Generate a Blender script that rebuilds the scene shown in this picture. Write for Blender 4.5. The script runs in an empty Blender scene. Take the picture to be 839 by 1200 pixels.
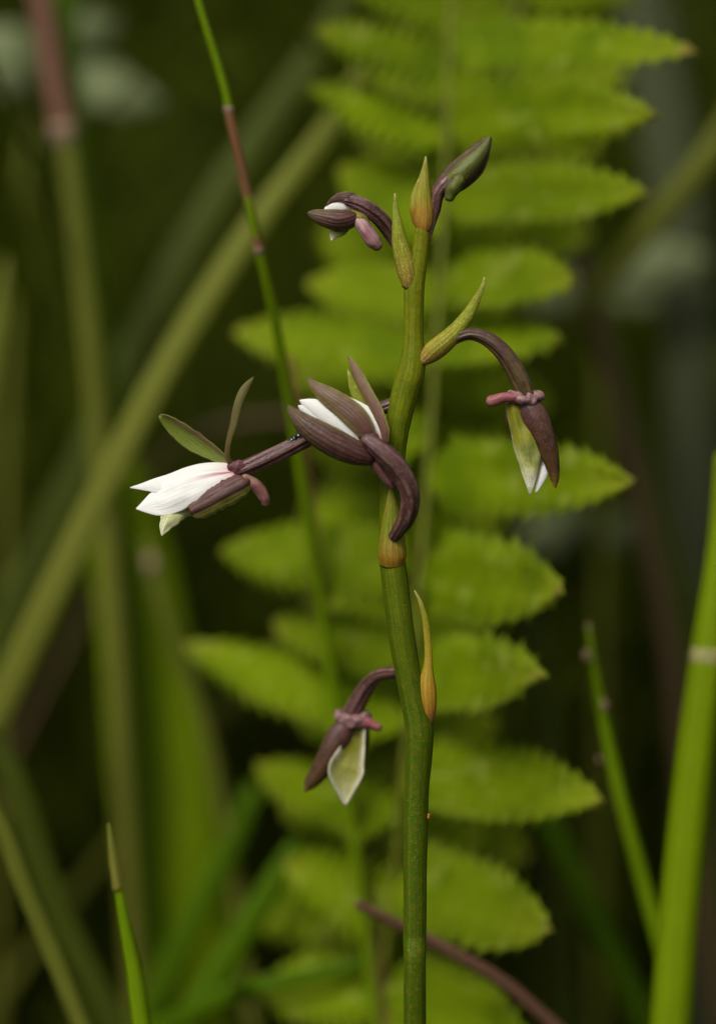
import bpy, math, random
import numpy as np
from mathutils import Vector, Matrix, noise as mnoise

random.seed(7)
rng = np.random.default_rng(7)
scene = bpy.context.scene
R = math.radians

# ------------------------------------------------------------------ camera
PITCH = R(4.0)
DIST = 0.456                       # lens to flower spike, metres
KPX = 0.36 * DIST / 1200.0         # metres per photo pixel in the plane of the spike
HEIGHT = 0.300                     # picture centre above the ground
FWD = Vector((0, math.cos(PITCH), -math.sin(PITCH)))
UP = Vector((0, math.sin(PITCH), math.cos(PITCH)))
RIGHT = Vector((1, 0, 0))
CAMPOS = Vector((0, 0, HEIGHT)) - FWD * DIST
cam = bpy.data.cameras.new('camera')
cam.sensor_fit = 'VERTICAL'; cam.sensor_height = 36; cam.lens = 100
cam.clip_start = 0.01; cam.clip_end = 500
cam.dof.use_dof = True; cam.dof.focus_distance = DIST - 0.002
cam.dof.aperture_fstop = 4.5; cam.dof.aperture_blades = 0
camo = bpy.data.objects.new('camera', cam); scene.collection.objects.link(camo)
camo.location = CAMPOS; camo.rotation_euler = (math.pi / 2 - PITCH, 0, 0)
scene.camera = camo

# ------------------------------------------------------------------ light
SUN_EL, SUN_AZ = R(48), R(212)     # compass: 0 = +Y, clockwise
world = bpy.data.worlds.new('World'); scene.world = world; world.use_nodes = True
wn = world.node_tree; bg = wn.nodes['Background']
sky = wn.nodes.new('ShaderNodeTexSky'); sky.sky_type = 'NISHITA'; sky.sun_disc = False
sky.sun_elevation = SUN_EL; sky.sun_rotation = SUN_AZ
sky.air_density = 1.0; sky.dust_density = 6.0; sky.ozone_density = 1.0
hs = wn.nodes.new('ShaderNodeHueSaturation'); hs.inputs['Saturation'].default_value = 0.15
wn.links.new(sky.outputs[0], hs.inputs['Color']); wn.links.new(hs.outputs[0], bg.inputs['Color'])
bg.inputs['Strength'].default_value = 0.10
sun = bpy.data.lights.new('sun', 'SUN'); sun.energy = 1.5; sun.angle = R(18); sun.color = (1.0, 0.94, 0.84)
suno = bpy.data.objects.new('sun', sun); scene.collection.objects.link(suno)
sd = Vector((math.sin(SUN_AZ) * math.cos(SUN_EL), math.cos(SUN_AZ) * math.cos(SUN_EL), math.sin(SUN_EL)))
suno.rotation_euler = sd.to_track_quat('Z', 'Y').to_euler(); suno.location = sd * 3
scene.view_settings.view_transform = 'Standard'; scene.view_settings.look = 'None'
scene.view_settings.gamma = 1.0; scene.view_settings.use_curve_mapping = False
scene.view_settings.exposure = 0.45
scene.cycles.use_denoising = True
scene.cycles.max_bounces = 8; scene.cycles.transmission_bounces = 6; scene.cycles.diffuse_bounces = 4

# ------------------------------------------------------------------ helpers
COL = scene.collection

def W(px, py, w=0.0):
    """Point of the place: photo column/row and its distance in front (+) of the spike's plane, all in units of KPX."""
    d = DIST - w * KPX
    k = KPX * d / DIST
    return CAMPOS + RIGHT * ((px - 419.5) * k) + UP * ((600 - py) * k) + FWD * d

def wscale(w):
    return KPX * (DIST - w * KPX) / DIST

def put(name, mesh, mats, parent=None, origin=None):
    o = bpy.data.objects.new(name, mesh)
    if origin is not None:
        mesh.transform(Matrix.Translation(-Vector(origin)))
    COL.objects.link(o)
    for m in mats: mesh.materials.append(m)
    loc = Vector(origin) if origin is not None else Vector((0, 0, 0))
    if parent is not None:
        o.parent = parent
        pl = Vector((0, 0, 0)); q = parent
        while q is not None:
            pl = pl + q.location; q = q.parent
        o.location = loc - pl
    else:
        o.location = loc
    return o

def empty(name, loc, parent=None):
    o = bpy.data.objects.new(name, None); COL.objects.link(o); o.empty_display_size = 0.01
    loc = Vector(loc)
    if parent is not None:
        o.parent = parent
        q = parent
        while q is not None:
            loc = loc - q.location; q = q.parent
    o.location = loc
    return o

def tag(o, label=None, category=None, group=None, kind=None):
    if label: o['label'] = label
    if category: o['category'] = category
    if group: o['group'] = group
    if kind: o['kind'] = kind
    return o

def spline(ctrl, n):
    """Catmull-Rom through rows of numbers, n samples, roughly even in arc length."""
    c = np.array(ctrl, float)
    if len(c) == 2:
        t = np.linspace(0, 1, n)[:, None]
        return c[0] * (1 - t) + c[1] * t
    ext = np.vstack([2 * c[0] - c[1], c, 2 * c[-1] - c[-2]])
    out = []
    for i in range(len(c) - 1):
        p0, p1, p2, p3 = ext[i:i + 4]
        for t in np.linspace(0, 1, 24, endpoint=False):
            out.append(0.5 * ((2 * p1) + (-p0 + p2) * t + (2 * p0 - 5 * p1 + 4 * p2 - p3) * t * t
                              + (-p0 + 3 * p1 - 3 * p2 + p3) * t ** 3))
    out.append(c[-1]); out = np.array(out)
    s = np.concatenate([[0], np.cumsum(np.linalg.norm(np.diff(out[:, :3], axis=0), axis=1))])
    u = np.linspace(0, s[-1], n)
    return np.stack([np.interp(u, s, out[:, k]) for k in range(out.shape[1])], 1)

def grid_mesh(name, P, closed=False, caps=(False, False)):
    """P[i][j] points -> smooth quad mesh with UV (across, along)."""
    nt, ns = P.shape[:2]
    verts = [tuple(p) for p in P.reshape(-1, 3)]
    faces, uvs = [], []
    m = ns if closed else ns - 1
    for i in range(nt - 1):
        for j in range(m):
            j2 = (j + 1) % ns
            faces.append((i * ns + j, i * ns + j2, (i + 1) * ns + j2, (i + 1) * ns + j))
            d = ns if closed else ns - 1
            uvs += [(j / d, i / (nt - 1)), ((j + 1) / d, i / (nt - 1)), ((j + 1) / d, (i + 1) / (nt - 1)), (j / d, (i + 1) / (nt - 1))]
    for k, row in ((0, 0), (1, nt - 1)):
        if caps[k]:
            c = len(verts); verts.append(tuple(P[row].mean(0)))
            for j in range(ns):
                j2 = (j + 1) % ns
                a, b = row * ns + j, row * ns + j2
                faces.append((b, a, c) if k == 0 else (a, b, c))
                uvs += [(j / ns, float(k))] * 3
    me = bpy.data.meshes.new(name)
    me.from_pydata(verts, [], faces)
    uvl = me.uv_layers.new(name='UVMap')
    uvl.data.foreach_set('uv', np.array(uvs, 'f').ravel())
    me.polygons.foreach_set('use_smooth', [True] * len(me.polygons))
    me.update()
    return me

def frames(S):
    T = np.gradient(S[:, :3], axis=0)
    T /= np.linalg.norm(T, axis=1)[:, None] + 1e-12
    return T

def tube(name, ctrl, mats, parent=None, ribs=0, rib=0.0, lump=0.0, lump_scale=400.0, nt=40, ns=24, rounded=(False, True), world=False, flat=1.0, twist=0.0):
    """Tapered tube through (px, py, w, radius); ribs = lengthwise ridges."""
    if world: rows = [tuple(c) for c in ctrl]
    else: rows = [(*W(a, b, w), r * wscale(w)) for a, b, w, r in ctrl]
    S = spline(rows, nt)
    T = frames(S)
    rad = np.maximum(S[:, 3], 1e-5)
    pos = S[:, :3]
    k = 7
    if rounded[1]:
        e, r, t = pos[-1], rad[-1], T[-1]
        a = np.linspace(0, math.pi / 2 * 0.97, k)[1:]
        pos = np.vstack([pos, [e + t * r * math.sin(x) for x in a]]); rad = np.concatenate([rad, r * np.cos(a)]); T = np.vstack([T, [t] * len(a)])
    if rounded[0]:
        e, r, t = pos[0], rad[0], T[0]
        a = np.linspace(math.pi / 2 * 0.97, 0, k)[:-1]
        pos = np.vstack([[e - t * r * math.sin(x) for x in a], pos]); rad = np.concatenate([r * np.cos(a), rad]); T = np.vstack([[t] * len(a), T])
    n = len(pos)
    wd = np.array(-FWD)
    b = np.cross(T[0], wd)
    if np.linalg.norm(b) < 0.2: b = np.cross(T[0], np.array(UP))
    b /= np.linalg.norm(b)
    P = np.zeros((n, ns, 3))
    for i in range(n):
        b = b - T[i] * b.dot(T[i]); b /= np.linalg.norm(b)
        nn = np.cross(b, T[i])
        for j in range(ns):
            th = 2 * math.pi * j / ns + twist * i / n
            r = rad[i]
            if ribs: r *= 1 + rib * (abs(math.cos(ribs * (th - twist * i / n) / 2)) * 2 - 1)
            p = pos[i] + (b * math.cos(th) + nn * math.sin(th) * flat) * r
            if lump:
                p = p + (b * math.cos(th) + nn * math.sin(th)) * rad[i] * lump * mnoise.noise(Vector(p) * lump_scale)
            P[i, j] = p
    me = grid_mesh(name, P, True, (True, True))
    return put(name, me, mats, parent, tuple(pos[0]))

def leaf(name, ctrl, mats, parent=None, phi=0.6, bulge=1, roll=0.0, nt=34, ns=15, thick=2.0, wav=0.0, ridge=0.0, world=False, srange=(-1, 1), facing=None, edge_wave=0.0):
    """Leaf- or sepal-shaped sheet through (px, py, w, halfwidth): cross-section an arc of half angle phi (number or list)."""
    ph = phi if isinstance(phi, (list, tuple)) else [phi] * len(ctrl)
    ro = roll if isinstance(roll, (list, tuple)) else [roll] * len(ctrl)
    if world: rows = [(*c, p, R(r)) for c, p, r in zip(ctrl, ph, ro)]; tk = thick * KPX
    else:
        rows = [(*W(a, b, w), h * wscale(w), p, R(r)) for (a, b, w, h), p, r in zip(ctrl, ph, ro)]
        tk = thick * wscale(ctrl[0][2])
    S = spline(rows, nt); T = frames(S)
    wd = np.array(facing if facing is not None else -FWD)
    P = np.zeros((nt, ns, 3))
    off = random.random() * 50
    bl = None
    for i in range(nt):
        b = np.cross(T[i], wd)
        if np.linalg.norm(b) < 0.05: b = bl if bl is not None else np.array(RIGHT)
        b = b - T[i] * b.dot(T[i]); b /= np.linalg.norm(b); bl = b
        nn = np.cross(b, T[i])
        cr, sr = math.cos(S[i, 5]), math.sin(S[i, 5])
        B = b * cr + nn * sr; N = nn * cr - b * sr
        f = max(S[i, 4], 0.02); hw = max(S[i, 3], 1e-6)
        rad = hw / math.sin(min(f, math.pi / 2))
        for j in range(ns):
            s = srange[0] + (srange[1] - srange[0]) * j / (ns - 1)
            a = s * f
            p = S[i, :3] + B * rad * math.sin(a) + N * rad * (math.cos(a) - 1) * bulge
            if ridge: p = p + N * bulge * hw * ridge * math.exp(-(s / 0.16) ** 2)
            if wav: p = p + N * hw * wav * mnoise.noise(Vector((i * 0.16 + off, s * 1.5, off)))
            if edge_wave: p = p + B * hw * edge_wave * s * abs(s) * mnoise.noise(Vector((i * 0.45 + off, 3.0 * (s > 0), off)))
            P[i, j] = p
    me = grid_mesh(name, P)
    o = put(name, me, mats, parent, tuple(S[0, :3]))
    if thick:
        md = o.modifiers.new('thickness', 'SOLIDIFY'); md.thickness = tk; md.offset = -1
        if len(mats) > 1: md.material_offset = 1
    return o

# ------------------------------------------------------------------ materials
def organ(name, ramp, edge=None, across=None, vein=None, mottle=None, speck=None, rough=0.5, spec=0.22, transl=0.0, bump=0.45, nscale=1100.0, vary=0.12, fibre=0.45, grain=0.35, streak=None):
    """ramp: colours base to tip; edge: (colour, width); across: colours from one margin to the other (blended by amount);
    vein: (colour, count, amount); mottle: (colour, scale, amount); speck: (colour, scale, threshold)."""
    m = bpy.data.materials.new(name); m.use_nodes = True
    nt = m.node_tree; N = nt.nodes; L = nt.links
    bs = N['Principled BSDF']; out = N['Material Output']
    def math_(op, a, b=None, c=None):
        n = N.new('ShaderNodeMath'); n.operation = op
        for k, x in enumerate((a, b, c)):
            if x is None: continue
            if isinstance(x, (int, float)): n.inputs[k].default_value = x
            else: L.new(x, n.inputs[k])
        return n.outputs[0]
    def mix(f, a, b, mode='MIX'):
        n = N.new('ShaderNodeMix'); n.data_type = 'RGBA'; n.blend_type = mode
        for sock, x in ((n.inputs[0], f), (n.inputs[6], a), (n.inputs[7], b)):
            if isinstance(x, (int, float)): sock.default_value = x
            elif isinstance(x, tuple): sock.default_value = (*x, 1)
            else: L.new(x, sock)
        return n.outputs[2]
    def smooth(x, a, b):
        n = N.new('ShaderNodeMapRange'); n.interpolation_type = 'SMOOTHSTEP'
        n.inputs[1].default_value = a; n.inputs[2].default_value = b; L.new(x, n.inputs[0]); return n.outputs[0]
    tc = N.new('ShaderNodeTexCoord'); sep = N.new('ShaderNodeSeparateXYZ'); L.new(tc.outputs['UV'], sep.inputs[0])
    u, v = sep.outputs[0], sep.outputs[1]
    oi = N.new('ShaderNodeObjectInfo')
    va = N.new('ShaderNodeVectorMath'); va.operation = 'ADD'
    sc = N.new('ShaderNodeCombineXYZ'); L.new(oi.outputs['Random'], sc.inputs[0]); L.new(oi.outputs['Random'], sc.inputs[2])
    L.new(tc.outputs['Object'], va.inputs[0]); L.new(sc.outputs[0], va.inputs[1])
    def noise(scale, detail=3.0):
        n = N.new('ShaderNodeTexNoise'); n.inputs['Scale'].default_value = scale; n.inputs['Detail'].default_value = detail
        L.new(va.outputs[0], n.inputs['Vector']); return n.outputs[0]
    big = noise(nscale * 0.35)
    vv = math_('ADD', v, math_('MULTIPLY', math_('SUBTRACT', big, 0.5), 0.25))
    cr = N.new('ShaderNodeValToRGB'); L.new(vv, cr.inputs[0])
    el = cr.color_ramp.elements
    while len(el) < len(ramp): el.new(0.5)
    for e, (t, c) in zip(el, ramp): e.position = t; e.color = (*c, 1)
    col = cr.outputs[0]
    if across:
        stops, amt = across
        ca = N.new('ShaderNodeValToRGB')
        L.new(math_('ADD', u, math_('MULTIPLY', math_('SUBTRACT', big, 0.5), 0.12)), ca.inputs[0])
        el = ca.color_ramp.elements
        while len(el) < len(stops): el.new(0.5)
        for e, (t, c) in zip(el, stops): e.position = t; e.color = (*c, 1)
        col = mix(amt, col, ca.outputs[0])
    if edge:
        ec, ew = edge
        ed = math_('ABSOLUTE', math_('SUBTRACT', math_('MULTIPLY', u, 2.0), 1.0))
        ed = math_('ADD', ed, math_('MULTIPLY', math_('SUBTRACT', big, 0.5), 0.3))
        col = mix(smooth(ed, 1 - ew, 1.0), col, ec)
    fine = noise(nscale)
    h = fine
    if vein:
        vc, cnt, amt = vein
        w = math_('SINE', math_('ADD', math_('MULTIPLY', u, cnt * 2 * math.pi), math_('MULTIPLY', big, 3.0)))
        f = smooth(w, 0.2, 1.0)
        col = mix(math_('MULTIPLY', f, math_('MULTIPLY', amt, math_('ADD', 0.4, fine))), col, vc)
        h = math_('ADD', math_('MULTIPLY', fine, 0.6), math_('MULTIPLY', f, 0.35))
    if mottle:
        mc, ms, ma = mottle
        col = mix(math_('MULTIPLY', smooth(noise(ms, 4.0), 0.42, 0.68), ma), col, mc)
    if speck:
        pc, ps, th = speck
        col = mix(math_('MULTIPLY', smooth(noise(ps, 1.0), th, th + 0.06), 0.8), col, pc)
    if streak:
        sc_, u0, sw, vm = streak
        du = smooth(math_('ABSOLUTE', math_('SUBTRACT', u, u0)), sw, 0.0)
        dv = smooth(v, vm, 0.04)
        col = mix(math_('MULTIPLY', math_('MULTIPLY', du, dv), 0.9), col, sc_)
    # lengthwise fibres and skin grain
    cu = N.new('ShaderNodeCombineXYZ'); L.new(math_('MULTIPLY', u, 26.0), cu.inputs[0]); L.new(math_('MULTIPLY', v, 3.5), cu.inputs[1]); L.new(math_('MULTIPLY', oi.outputs['Random'], 40.0), cu.inputs[2])
    fn = N.new('ShaderNodeTexNoise'); fn.inputs['Scale'].default_value = 1.0; fn.inputs['Detail'].default_value = 4.0; L.new(cu.outputs[0], fn.inputs['Vector'])
    gr = noise(5200, 2.0)
    k = math_('ADD', math_('MULTIPLY', math_('SUBTRACT', fn.outputs[0], 0.5), fibre * 2.4), math_('MULTIPLY', math_('SUBTRACT', gr, 0.5), grain * 2.4))
    k = math_('ADD', k, 1.0)
    kc = N.new('ShaderNodeCombineXYZ')
    for q in range(3): L.new(k, kc.inputs[q])
    col = mix(1.0, col, kc.outputs[0], 'MULTIPLY')
    h = math_('ADD', h, math_('ADD', math_('MULTIPLY', fn.outputs[0], 0.5), math_('MULTIPLY', gr, 0.4)))
    hsn = N.new('ShaderNodeHueSaturation'); L.new(col, hsn.inputs['Color'])
    L.new(math_('ADD', 1 - vary, math_('MULTIPLY', oi.outputs['Random'], 2 * vary)), hsn.inputs['Value'])
    col = mix(1.0, hsn.outputs[0], mix(math_('MULTIPLY', big, 0.5), (1, 1, 1), (0.72, 0.72, 0.72)), 'MULTIPLY')
    L.new(col, bs.inputs['Base Color'])
    bs.inputs['Roughness'].default_value = rough; bs.inputs['Specular IOR Level'].default_value = spec
    if bump:
        bp = N.new('ShaderNodeBump'); bp.inputs['Strength'].default_value = bump; bp.inputs['Distance'].default_value = 0.00025
        L.new(h, bp.inputs['Height']); L.new(bp.outputs[0], bs.inputs['Normal'])
    if transl:
        tr = N.new('ShaderNodeBsdfTranslucent'); L.new(col, tr.inputs['Color'])
        ms = N.new('ShaderNodeMixShader'); ms.inputs[0].default_value = transl
        L.new(bs.outputs[0], ms.inputs[1]); L.new(tr.outputs[0], ms.inputs[2]); L.new(ms.outputs[0], out.inputs['Surface'])
    return m

GREEN = (0.115, 0.165, 0.008)
PURPLE = (0.094, 0.041, 0.028)
DKPURP = (0.040, 0.015, 0.014)
M = {}
M['stem'] = organ('stem skin', [(0, (0.036, 0.070, 0.001)), (0.74, (0.040, 0.078, 0.001)), (0.84, (0.070, 0.108, 0.001)), (0.92, (0.125, 0.155, 0.002)), (1, (0.17, 0.18, 0.005))],
                  mottle=((0.11, 0.085, 0.004), 1500, 0.5), speck=((0.15, 0.19, 0.02), 4200, 0.66), rough=0.55, spec=0.07, bump=0.4, vein=((0.085, 0.10, 0.01), 9, 0.4), vary=0)
M['bract'] = organ('green bract', [(0, (0.30, 0.17, 0.040)), (0.2, (0.27, 0.23, 0.022)), (0.6, (0.22, 0.27, 0.012)), (0.92, (0.27, 0.32, 0.04)), (1, (0.60, 0.55, 0.22))],
                   vein=((0.10, 0.14, 0.012), 7, 0.45), mottle=((0.20, 0.09, 0.025), 1300, 0.40), speck=((0.42, 0.42, 0.14), 4000, 0.62), transl=0.18, rough=0.55, spec=0.12)
M['bract_ochre'] = organ('ochre bract', [(0, (0.34, 0.13, 0.045)), (0.2, (0.42, 0.22, 0.014)), (0.45, (0.36, 0.27, 0.010)), (0.8, (0.32, 0.31, 0.016)), (1, (0.50, 0.46, 0.12))],
                         vein=((0.30, 0.12, 0.03), 6, 0.45), mottle=((0.20, 0.20, 0.02), 900, 0.4), transl=0.15, rough=0.5)
M['bract_clasp'] = organ('clasping bract', [(0, (0.22, 0.15, 0.010)), (0.12, (0.25, 0.13, 0.010)), (0.30, (0.19, 0.16, 0.006)), (0.5, (0.13, 0.17, 0.004)), (1, (0.27, 0.27, 0.03))],
                         mottle=((0.17, 0.085, 0.018), 1000, 0.45), vein=((0.09, 0.12, 0.01), 8, 0.4), transl=0.1, rough=0.48)
M['bract_top'] = organ('tip bract', [(0, (0.34, 0.14, 0.028)), (0.25, (0.34, 0.20, 0.018)), (0.5, (0.24, 0.25, 0.012)), (0.9, (0.30, 0.32, 0.04)), (1, (0.62, 0.56, 0.22))],
                       vein=((0.26, 0.20, 0.02), 5, 0.6), mottle=((0.28, 0.12, 0.03), 900, 0.3), transl=0.15, rough=0.5)
M['pedicel'] = organ('purple stalk', [(0, (0.070, 0.034, 0.022)), (0.25, PURPLE), (1, (0.095, 0.038, 0.040))], vein=((0.22, 0.125, 0.105), 6, 0.6),
                     mottle=(DKPURP, 700, 0.7), speck=((0.24, 0.14, 0.12), 3000, 0.64), rough=0.4, spec=0.38, bump=0.7)
M['pedicel_olive'] = organ('olive purple stalk', [(0, (0.085, 0.042, 0.026)), (0.5, (0.085, 0.045, 0.020)), (1, (0.105, 0.075, 0.012))], vein=((0.045, 0.018, 0.014), 6, 0.6),
                           mottle=(DKPURP, 700, 0.6), speck=((0.20, 0.12, 0.10), 3000, 0.69), rough=0.4, spec=0.38, bump=0.7)
M['sepal'] = organ('purple sepal', [(0, (0.090, 0.032, 0.032)), (0.5, PURPLE), (0.85, (0.115, 0.070, 0.030)), (1, (0.13, 0.10, 0.035))], edge=((0.165, 0.145, 0.028), 0.52),
                   vein=(DKPURP, 8, 0.8), mottle=((0.050, 0.024, 0.015), 600, 0.6), speck=((0.22, 0.13, 0.11), 3200, 0.66), rough=0.42, spec=0.32, bump=0.7, transl=0.04)
M['sepal_pale'] = organ('pale purple sepal', [(0, (0.110, 0.036, 0.034)), (0.4, (0.145, 0.080, 0.050)), (1, (0.18, 0.125, 0.055))], edge=((0.22, 0.21, 0.045), 0.50),
                        vein=((0.085, 0.040, 0.030), 8, 0.7), mottle=((0.11, 0.055, 0.030), 700, 0.5), rough=0.42, bump=0.35, transl=0.06)
M['sepal_olive'] = organ('olive sepal', [(0, (0.085, 0.035, 0.024)), (0.3, (0.095, 0.070, 0.018)), (1, (0.105, 0.095, 0.018))], edge=((0.16, 0.18, 0.03), 0.22),
                         vein=((0.055, 0.030, 0.012), 5, 0.5), rough=0.45, transl=0.1)
M['sepal_green'] = organ('green sepal inside', [(0, (0.11, 0.085, 0.020)), (0.3, (0.135, 0.165, 0.018)), (1, (0.16, 0.19, 0.025))], edge=((0.20, 0.20, 0.04), 0.05),
                         across=([(0.0, (0.17, 0.21, 0.025)), (0.66, (0.13, 0.165, 0.018)), (0.80, (0.12, 0.060, 0.040)), (1, (0.15, 0.075, 0.062))], 0.8), vein=((0.10, 0.125, 0.012), 6, 0.4), rough=0.42, transl=0.12)
M['sepal_fold'] = organ('folded sepal', [(0, (0.080, 0.028, 0.032)), (1, PURPLE)], across=([(0.0, (0.13, 0.145, 0.022)), (0.26, (0.17, 0.185, 0.018)), (0.38, (0.085, 0.060, 0.018)), (0.45, (0.045, 0.020, 0.016)), (0.60, PURPLE), (1, (0.125, 0.055, 0.050))], 0.85),
                        vein=(DKPURP, 7, 0.5), mottle=((0.06, 0.03, 0.02), 800, 0.4), rough=0.42, transl=0.04)
M['sepal_dark'] = organ('brown sepal', [(0, (0.115, 0.050, 0.050)), (0.3, (0.085, 0.036, 0.026)), (0.8, (0.080, 0.042, 0.014)), (1, (0.16, 0.10, 0.012))], edge=((0.095, 0.075, 0.012), 0.25),
                        mottle=((0.030, 0.014, 0.008), 600, 0.7), speck=((0.18, 0.11, 0.08), 3600, 0.66), rough=0.40, transl=0.04)
M['white'] = organ('white petal', [(0, (0.66, 0.30, 0.36)), (0.10, (0.80, 0.66, 0.62)), (0.24, (0.80, 0.78, 0.72)), (1, (0.88, 0.87, 0.83))], vein=((0.78, 0.78, 0.72), 9, 0.2),
                   rough=0.6, spec=0.2, transl=0.25, bump=0.3, vary=0.02, fibre=0.035, grain=0.05)
M['white_streak'] = organ('white petal with crimson streak', [(0, (0.55, 0.13, 0.20)), (0.08, (0.78, 0.58, 0.56)), (0.26, (0.86, 0.84, 0.79)), (1, (0.88, 0.87, 0.83))],
                          streak=((0.42, 0.04, 0.13), 0.80, 0.16, 0.55), vein=((0.74, 0.74, 0.67), 8, 0.2), rough=0.6, spec=0.2, transl=0.25, bump=0.3, vary=0.02, fibre=0.035, grain=0.05)
M['lip'] = organ('green white lip', [(0, (0.20, 0.20, 0.010)), (0.42, (0.25, 0.24, 0.014)), (0.62, (0.40, 0.42, 0.14)), (0.74, (0.42, 0.42, 0.12)), (0.88, (0.76, 0.74, 0.60))],
                 mottle=((0.17, 0.20, 0.02), 330, 0.65), edge=((0.50, 0.48, 0.26), 0.22), rough=0.5, transl=0.2, bump=0.3)
M['lip_rim'] = organ('lip with white margin', [(0, (0.12, 0.13, 0.008)), (0.38, (0.20, 0.19, 0.010)), (0.62, (0.33, 0.33, 0.09)), (0.85, (0.46, 0.46, 0.20)), (1, (0.72, 0.68, 0.50))],
                     edge=((0.66, 0.62, 0.46), 0.5), mottle=((0.24, 0.26, 0.03), 350, 0.5), rough=0.5, transl=0.2)
M['lip_pale'] = organ('pale lip', [(0, (0.30, 0.32, 0.06)), (0.4, (0.34, 0.38, 0.07)), (0.7, (0.56, 0.56, 0.26)), (1, (0.74, 0.72, 0.50))], mottle=((0.42, 0.44, 0.14), 500, 0.5), transl=0.25, rough=0.5)
M['spur'] = organ('pink brown spur', [(0, (0.27, 0.19, 0.13)), (0.4, (0.24, 0.10, 0.085)), (1, (0.23, 0.11, 0.085))], mottle=((0.14, 0.055, 0.05), 900, 0.5), vein=((0.14, 0.05, 0.05), 7, 0.5), rough=0.45, transl=0.05)
M['spur_red'] = organ('crimson spur', [(0, (0.20, 0.085, 0.085)), (0.5, (0.30, 0.085, 0.10)), (1, (0.29, 0.11, 0.10))], mottle=((0.18, 0.05, 0.06), 900, 0.5), rough=0.42, bump=0.5)
M['spur_pink'] = organ('pale pink spur', [(0, (0.40, 0.36, 0.20)), (0.22, (0.42, 0.27, 0.25)), (0.6, (0.27, 0.11, 0.13)), (1, (0.25, 0.14, 0.09))], vein=((0.20, 0.055, 0.08), 7, 0.7), mottle=((0.42, 0.30, 0.28), 700, 0.3), rough=0.42, bump=0.4)
M['receptacle'] = organ('mauve knob', [(0, (0.16, 0.075, 0.080)), (1, (0.20, 0.11, 0.11))], mottle=((0.30, 0.20, 0.17), 1100, 0.7), speck=((0.10, 0.04, 0.04), 1800, 0.6), rough=0.4, bump=0.5)
M['receptacle_dark'] = organ('purple knob', [(0, (0.10, 0.036, 0.042)), (1, (0.11, 0.04, 0.044))], mottle=(DKPURP, 700, 0.6), rough=0.4, bump=0.4)
M['bud'] = organ('green brown bud', [(0, (0.10, 0.045, 0.020)), (0.2, (0.10, 0.085, 0.018)), (1, (0.075, 0.085, 0.014))], across=([(0, (0.05, 0.022, 0.020)), (0.30, (0.10, 0.125, 0.014)), (0.62, (0.075, 0.10, 0.010)), (0.75, (0.05, 0.03, 0.018)), (1, (0.085, 0.050, 0.038))], 0.8),
                 mottle=((0.055, 0.035, 0.015), 700, 0.45), rough=0.42)
M['throat'] = organ('yellow throat', [(0, (0.20, 0.17, 0.02)), (1, (0.25, 0.21, 0.03))], mottle=((0.14, 0.06, 0.04), 900, 0.5), rough=0.5)
M['fleck'] = organ('black and white fleck', [(0, (0.012, 0.011, 0.012)), (1, (0.02, 0.018, 0.018))], speck=((0.55, 0.54, 0.52), 2600, 0.58), rough=0.6, bump=0.6)
M['fleck_orange'] = organ('orange fleck', [(0, (0.45, 0.16, 0.03)), (1, (0.5, 0.2, 0.04))], rough=0.5, bump=0.3)

def blade_mat(name, a, b, rough=0.45, transl=0.35, vein=True, spot=None):
    return organ(name, [(0, a), (1, b)], vein=((b[0] * 0.75, b[1] * 0.78, b[2] * 0.8), 9, 0.5) if vein else None, mottle=spot, rough=rough, spec=0.09, transl=transl, bump=0.2, nscale=500, vary=0.08)
M['grass'] = blade_mat('grass blade', (0.075, 0.150, 0.001), (0.085, 0.165, 0.002))
M['grass_bright'] = blade_mat('bright grass blade', (0.18, 0.26, 0.002), (0.16, 0.26, 0.004))
M['grass_olive'] = blade_mat('olive grass blade', (0.17, 0.19, 0.022), (0.18, 0.185, 0.030))
M['grass_dark'] = blade_mat('dark grass blade', (0.065, 0.085, 0.008), (0.075, 0.095, 0.010))
M['grass_pale'] = blade_mat('pale grey green leaf', (0.15, 0.18, 0.075), (0.19, 0.22, 0.10), transl=0.2)
M['grass_dull'] = blade_mat('dull grey green blade', (0.060, 0.070, 0.030), (0.070, 0.080, 0.036), transl=0.15)
M['stalk_green'] = blade_mat('green stalk', (0.12, 0.20, 0.002), (0.14, 0.22, 0.003), transl=0)
M['stalk_brown'] = blade_mat('brown stalk', (0.16, 0.075, 0.030), (0.14, 0.070, 0.032), transl=0)
M['stalk_purple'] = blade_mat('purple brown stalk', (0.12, 0.062, 0.036), (0.125, 0.062, 0.036), transl=0)
M['stalk_dim'] = blade_mat('weathered brown stalk', (0.085, 0.055, 0.026), (0.09, 0.055, 0.026), transl=0)
M['stalk_olive'] = blade_mat('olive stalk', (0.11, 0.13, 0.015), (0.14, 0.13, 0.02), transl=0)
M['node'] = blade_mat('stalk joint', (0.22, 0.15, 0.09), (0.24, 0.16, 0.10), transl=0)
M['node_pale'] = blade_mat('pale cane joint', (0.24, 0.23, 0.08), (0.25, 0.23, 0.09), transl=0)
M['pinna'] = organ('fern leaflet', [(0, (0.150, 0.215, 0.002)), (0.7, (0.168, 0.236, 0.003)), (0.93, (0.21, 0.26, 0.010)), (1, (0.28, 0.22, 0.05))],
                   edge=((0.21, 0.27, 0.015), 0.35), mottle=((0.085, 0.145, 0.001), 95, 0.75), speck=((0.23, 0.28, 0.03), 260, 0.62), vein=None, rough=0.65, spec=0.05, transl=0.38, bump=0.0, nscale=300, vary=0.16, fibre=0.2, grain=0.0)
M['rachis'] = organ('fern midrib', [(0, (0.10, 0.11, 0.01)), (1, (0.16, 0.19, 0.01))], mottle=((0.15, 0.10, 0.02), 300, 0.3), rough=0.5)
M['undergrowth'] = None

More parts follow.
